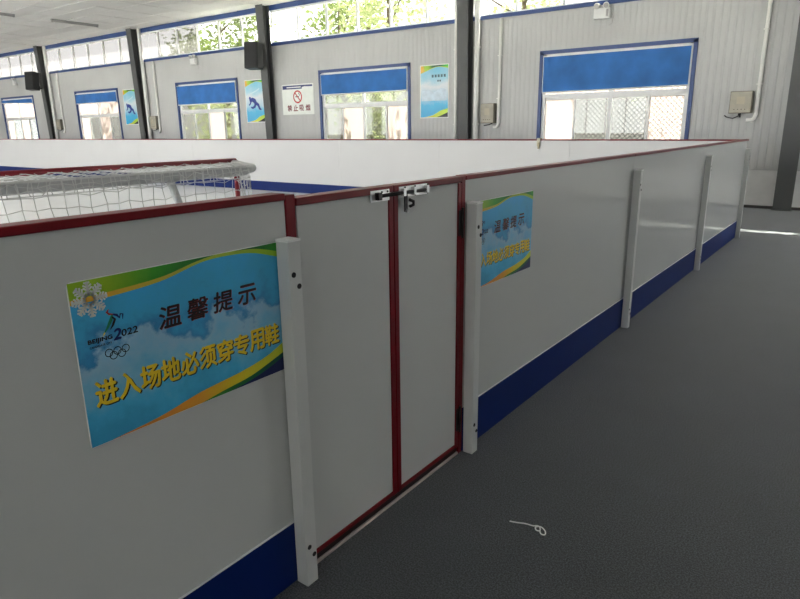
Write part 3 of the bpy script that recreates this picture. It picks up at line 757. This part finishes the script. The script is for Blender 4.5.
def warning_poster(y0, z0, label):
    W, H = .622, .402
    t = thing('warning_poster', label, 'poster', group='warning posters on the boards', mw=face_px(FX+.0008, y0, z0))
    cr = .012
    o = arc(W-.004, .004, .004, -math.pi/2, 0, 3) + arc(W-.004, H-.004, .004, 0, math.pi/2, 3) + arc(cr, H-cr, cr, math.pi/2, math.pi, 4) + arc(.004, .004, .004, math.pi, 1.5*math.pi, 3)
    MB().prism(o, 0, .004).build('sheet', M_WHITEP, t)
    z = .0042
    i = .0012
    flat('sky_print', [(i, i), (W-i, i), (W-i, H-i), (i, H-i)], M_SKYPRINT, t, z)
    # green band along the top with its lime rim
    low = smooth([(.0, .350), (.09, .352), (.229, .362), (.351, .388), (.45, .391), (.53, .383), (W-i, .357)], 8)
    lime = [p for p in low] + [(W-i, H-i), (i, H-i)]
    lime = [(max(i, x), min(H-i, y)) for x, y in lime]
    flat('lime_band', lime, M_LIMEP, t, z+.0003)
    low2 = smooth([(.0, .362), (.09, .364), (.229, .372), (.33, .392), (.40, H-i), (.46, H-i), (.54, .394), (W-i, .374)], 8)
    flat('green_band', [(max(i, x), min(H-i, y)) for x, y in low2] + [(W-i, H-i), (i, H-i)], M_GREENP, t, z+.0006)
    # swoosh at the lower edge
    upc = smooth([(.05, i), (.185, .012), (.311, .034), (.45, .047), (.55, .065), (W-i, .092)], 8)
    flat('gold_swoosh', upc + [(W-i, i)], M_SWOOSH, t, z+.0003)
    flat('green_swoosh', smooth([(.31, i), (.38, .011), (.48, .022), (.56, .042), (W-i, .060)], 8) + [(W-i, i)], M_SWG, t, z+.0006)
    flat('navy_swoosh', smooth([(.40, i), (.47, .008), (.55, .024), (W-i, .046)], 8) + [(W-i, i)], M_NAVYP, t, z+.0009)
    # snowflake in the corner
    s = MB(); cx, cy, R = .046, .356, .043
    for k in range(8):
        a = k*math.pi/4+.05; ca, sa = math.cos(a), math.sin(a)
        def bar(r0, r1, off, w):
            p0 = (cx+ca*r0, cy+sa*r0); q = a+off; p1 = (p0[0]+math.cos(q)*r1, p0[1]+math.sin(q)*r1)
            s.prism(ribbon([p0, p1], [w, w]), z+.0009, z+.0011)
        bar(.009, R-.010, 0, .0030)
        for r0, ln in ((.014, .009), (.021, .013), (.028, .012), (.036, .008)):
            bar(r0, ln, .95, .0021); bar(r0, ln, -.95, .0021)
    ring = arc(cx, cy, .0115, 0, 2*math.pi, 20); s.prism(ribbon(ring, [.0022]*len(ring)), z+.0009, z+.0011)
    s.build('snowflake', M_WHITEP, t)
    # emblem: a skier made of brush strokes, city name, year and five rings
    em = flat('emblem', ribbon([(.068,.268),(.078,.280),(.088,.296),(.094,.310)], [.0008,.003,.004,.002]), M_INKGREEN, t, z+.0006)
    flat('emblem_stroke', ribbon([(.086,.323),(.081,.317),(.086,.311),(.096,.309)], [.001,.0028,.0026,.0008]), M_INKRED, em, z+.0008)
    flat('emblem_stroke', ribbon([(.094,.309),(.104,.305),(.110,.297),(.113,.306),(.119,.304),(.117,.292)], [.002,.003,.0026,.0018,.002,.0006]), M_INKNAVY, em, z+.0008)
    flat('emblem_stroke', ribbon([(.092,.303),(.098,.296),(.092,.284),(.084,.274)], [.002,.0032,.0026,.0006]), M_INK, em, z+.0010)
    flat('emblem_stroke', ribbon([(.070,.270),(.064,.262)], [.0016,.0004]), M_INKYEL, em, z+.0008)
    text('lettering', 'BEIJING', M_INK, t, .028, .249, .058, .0125, z+.0007, .05)
    text('lettering', 'CANDIDATE CITY', M_INK, t, .030, .240, .054, .0048, z+.0007, .03)
    text('lettering', '2', M_INKNAVY, t, .089, .246, .018, .026, z+.0007, .05, .2)
    text('lettering', '022', M_INK, t, .109, .250, .042, .0165, z+.0007, .03, .1)
    for k, (rx, ry) in enumerate(((.073,.219),(.094,.219),(.115,.219),(.0835,.210),(.1045,.210))):
        pts = arc(rx, ry, .0092, 0, 2*math.pi, 20); flat('ring', ribbon(pts, [.00085]*len(pts)), M_INK, t, z+.0006+.0002*(k > 2))
    # headline and warning line
    for k, ch in enumerate('温馨提示'):
        text('lettering', ch, M_INKRED, t, .2095+k*.083, .2375+.001*k, .064, .056, z+.0006, .012, .12)
        text('lettering', ch, M_INKBROWN, t, .208+k*.083, .239+.001*k, .064, .056, z+.0009, .020, .12)
    for k, ch in enumerate('进入场地必须穿专用鞋'):
        text('lettering', ch, M_INK, t, .0305+k*.0578, .0925, .053, .062, z+.0006, .04)
        text('lettering', ch, M_INKYEL, t, .0275+k*.0578, .0955, .053, .062, z+.0009, .03)
    return t
warning_poster(.630, .777, 'large blue and green warning poster with yellow characters and snowflake, left of the double door')
warning_poster(2.387, .780, 'blue and green warning poster partly hidden behind the post by the hinged door')

# wall posters
WP = {}
M_WSKY = print_mat('wall_poster_sky', [(0.0, rgb(40,170,225)), (.25, rgb(60,185,230)), (.45, rgb(190,215,230)), (.6, rgb(225,232,238)), (.72, rgb(170,215,230)), (1.0, rgb(110,200,225))], 3.0, .10, 'Y', (0, 1.22))
M_WGREEN = print_mat('wall_poster_green', [(0.0, rgb(190,215,20)), (.3, rgb(150,205,30)), (.45, rgb(40,110,50)), (.7, rgb(20,60,50)), (.9, rgb(60,190,60)), (1.0, rgb(90,210,60))], 5, .02, 'X', (0, .80))
M_WLIME = print_mat('wall_poster_lime', [(0.0, rgb(240,180,60)), (.5, rgb(200,215,40)), (1.0, rgb(180,220,50))], 5, .02, 'X', (0, .80))
M_FIG = mat('skier_blue', rgb(14, 52, 150), .4)
def wall_poster(x, z0, label, skier):
    W, H = .82, 1.22; i = .02
    t = thing('wall_poster', label, 'poster', group='tall posters on the window wall', mw=face_wall(x, WY-.001, z0))
    MB().box(0, W, 0, H, 0, .006).build('sheet', M_WHITEP, t)
    z = .0065
    flat('sky_print', [(i, i), (W-i, i), (W-i, H-i), (i, H-i)], M_WSKY, t, z)
    flat('lime_band', smooth([(i, 1.03), (.15, 1.07), (.35, 1.13), (.55, 1.16), (W-i, 1.12)], 8) + [(W-i, H-i), (i, H-i)], M_WLIME, t, z+.001)
    flat('green_band', smooth([(.14, 1.08), (.35, 1.145), (.55, 1.17), (W-i, 1.15)], 8) + [(W-i, H-i), (.10, H-i)], M_WGREEN, t, z+.002)
    flat('lime_swoosh', smooth([(.12, i), (.38, .07), (.6, .17), (W-i, .22)], 8) + [(W-i, i)], M_WLIME, t, z+.001)
    flat('navy_swoosh', smooth([(.48, i), (.62, .06), (W-i, .13)], 8) + [(W-i, i)], M_INK, t, z+.002)
    if skier:
        for pts, ws in (([(.18,.62),(.30,.66),(.40,.62),(.46,.54)], [.04,.06,.07,.05]), ([(.46,.55),(.56,.50),(.60,.40),(.68,.36)], [.05,.045,.04,.02]),
                        ([(.44,.56),(.40,.46),(.30,.42),(.22,.44)], [.045,.04,.03,.02]), ([(.26,.64),(.20,.54),(.14,.50)], [.03,.025,.015])):
            flat('skier_figure', ribbon(pts, ws), M_FIG, t, z+.001)
        flat('skier_head', arc(.20, .70, .045, 0, 2*math.pi, 14)[:-1], M_FIG, t, z+.0012)
        flat('title_stroke', ribbon([(.18,.82),(.36,.86),(.50,.90),(.64,.96)], [.012,.02,.02,.012]), mat('pale_print', rgb(205,232,240), .4), t, z+.001)
    else:
        for k in range(5): flat('title_stroke', [(.34+k*.085,.93),(.395+k*.085,.93),(.395+k*.085,.99),(.34+k*.085,.99)], mat('grey_print', rgb(60,96,110), .4), t, z+.001)
        for k in range(2): flat('title_stroke', [(.50+k*.06,.83),(.54+k*.06,.83),(.54+k*.06,.87),(.50+k*.06,.87)], mat('grey_print', rgb(60,96,110), .4), t, z+.001)
        flat('ridge_print', smooth([(.05,.62),(.25,.66),(.42,.60),(.60,.68),(.76,.64)], 6)+[(.76,.40),(.05,.40)], mat('snow_print', rgb(205,222,235), .4, noise=(9,.12)), t, z+.0005)
wall_poster(-9.13, 1.72, 'tall blue poster with green corners and small heading, by the downpipes', False)
wall_poster(-15.55, 1.71, 'tall poster with a dark blue skier between the blind and the loudspeaker column', True)
wall_poster(-22.25, 1.73, 'tall poster with a dark blue skier beside the column without loudspeaker', True)

# no-smoking sign
ns = thing('no_smoking_sign', 'white no-smoking sign with red circle and blue header', 'sign', mw=face_wall(-13.95, WY-.001, 1.90))
NW, NH = 1.24, .82
MB().bbox(0, NW, 0, NH, 0, .008, .002).build('sheet', M_WHITEP, ns)
flat('header', [(.03,.69),(.80,.69),(.80,.79),(.03,.79)], M_INKNAVY, ns, .0085)
flat('header', [(.80,.73),(.90,.75),(1.21,.74),(1.21,.79),(.80,.79)], M_INKNAVY, ns, .0085)
flat('header_line', [(.20,.725),(.76,.725),(.76,.752),(.20,.752)], M_WHITEP, ns, .0095)
rg = arc(.62, .48, .155, 0, 2*math.pi, 32); flat('prohibition_ring', ribbon(rg, [.02]*len(rg)), M_INKRED, ns, .0088)
flat('slash', ribbon([(.52,.59),(.72,.37)], [.017,.017]), M_INKRED, ns, .0094)
flat('cigarette', [(.53,.47),(.67,.47),(.67,.495),(.53,.495)], M_INK, ns, .0088)
flat('smoke', ribbon(smooth([(.68,.50),(.70,.54),(.66,.56),(.68,.59)], 5), [.008]*16), M_INK, ns, .0088)
for k, ch in enumerate('禁止吸烟'): text('lettering', ch, mat('ink_maroon', rgb(120,24,30), .4), ns, .20+k*.24, .10, .17, .16, .009, .035)

# ------------------------------------------------------------------ scrap on the carpet
cord = thing('cord_scrap', 'short white cord with a knotted loop lying on the carpet', 'cord', (-.865, 1.977, 0)); cord.scale = (1.12, 1.12, 1)
pts = [(-.070,-.010,.003),(-.045,-.002,.003),(-.018,.008,.004),(.008,.012,.004),(.022,.020,.005),(.034,.012,.008),(.040,-.002,.006),(.028,-.004,.004),(.020,.008,.006),(.036,.016,.009),(.056,.006,.006),(.062,-.010,.004),(.050,-.014,.004),(.040,-.004,.008)]
sp = []
for k in range(len(pts)-1):
    a, b, c, d = [Vector(pts[max(0, min(len(pts)-1, q))]) for q in (k-1, k, k+1, k+2)]
    for s in range(5):
        t_ = s/5; sp.append(.5*(2*b+(c-a)*t_+(2*a-5*b+4*c-d)*t_*t_+(3*b-a-3*c+d)*t_**3))
sp = [Vector((p.x, p.y, max(p.z, .0026))) for p in sp]
MB().tube(sp, .0024, 6).build('strand', M_CORD, cord, True)
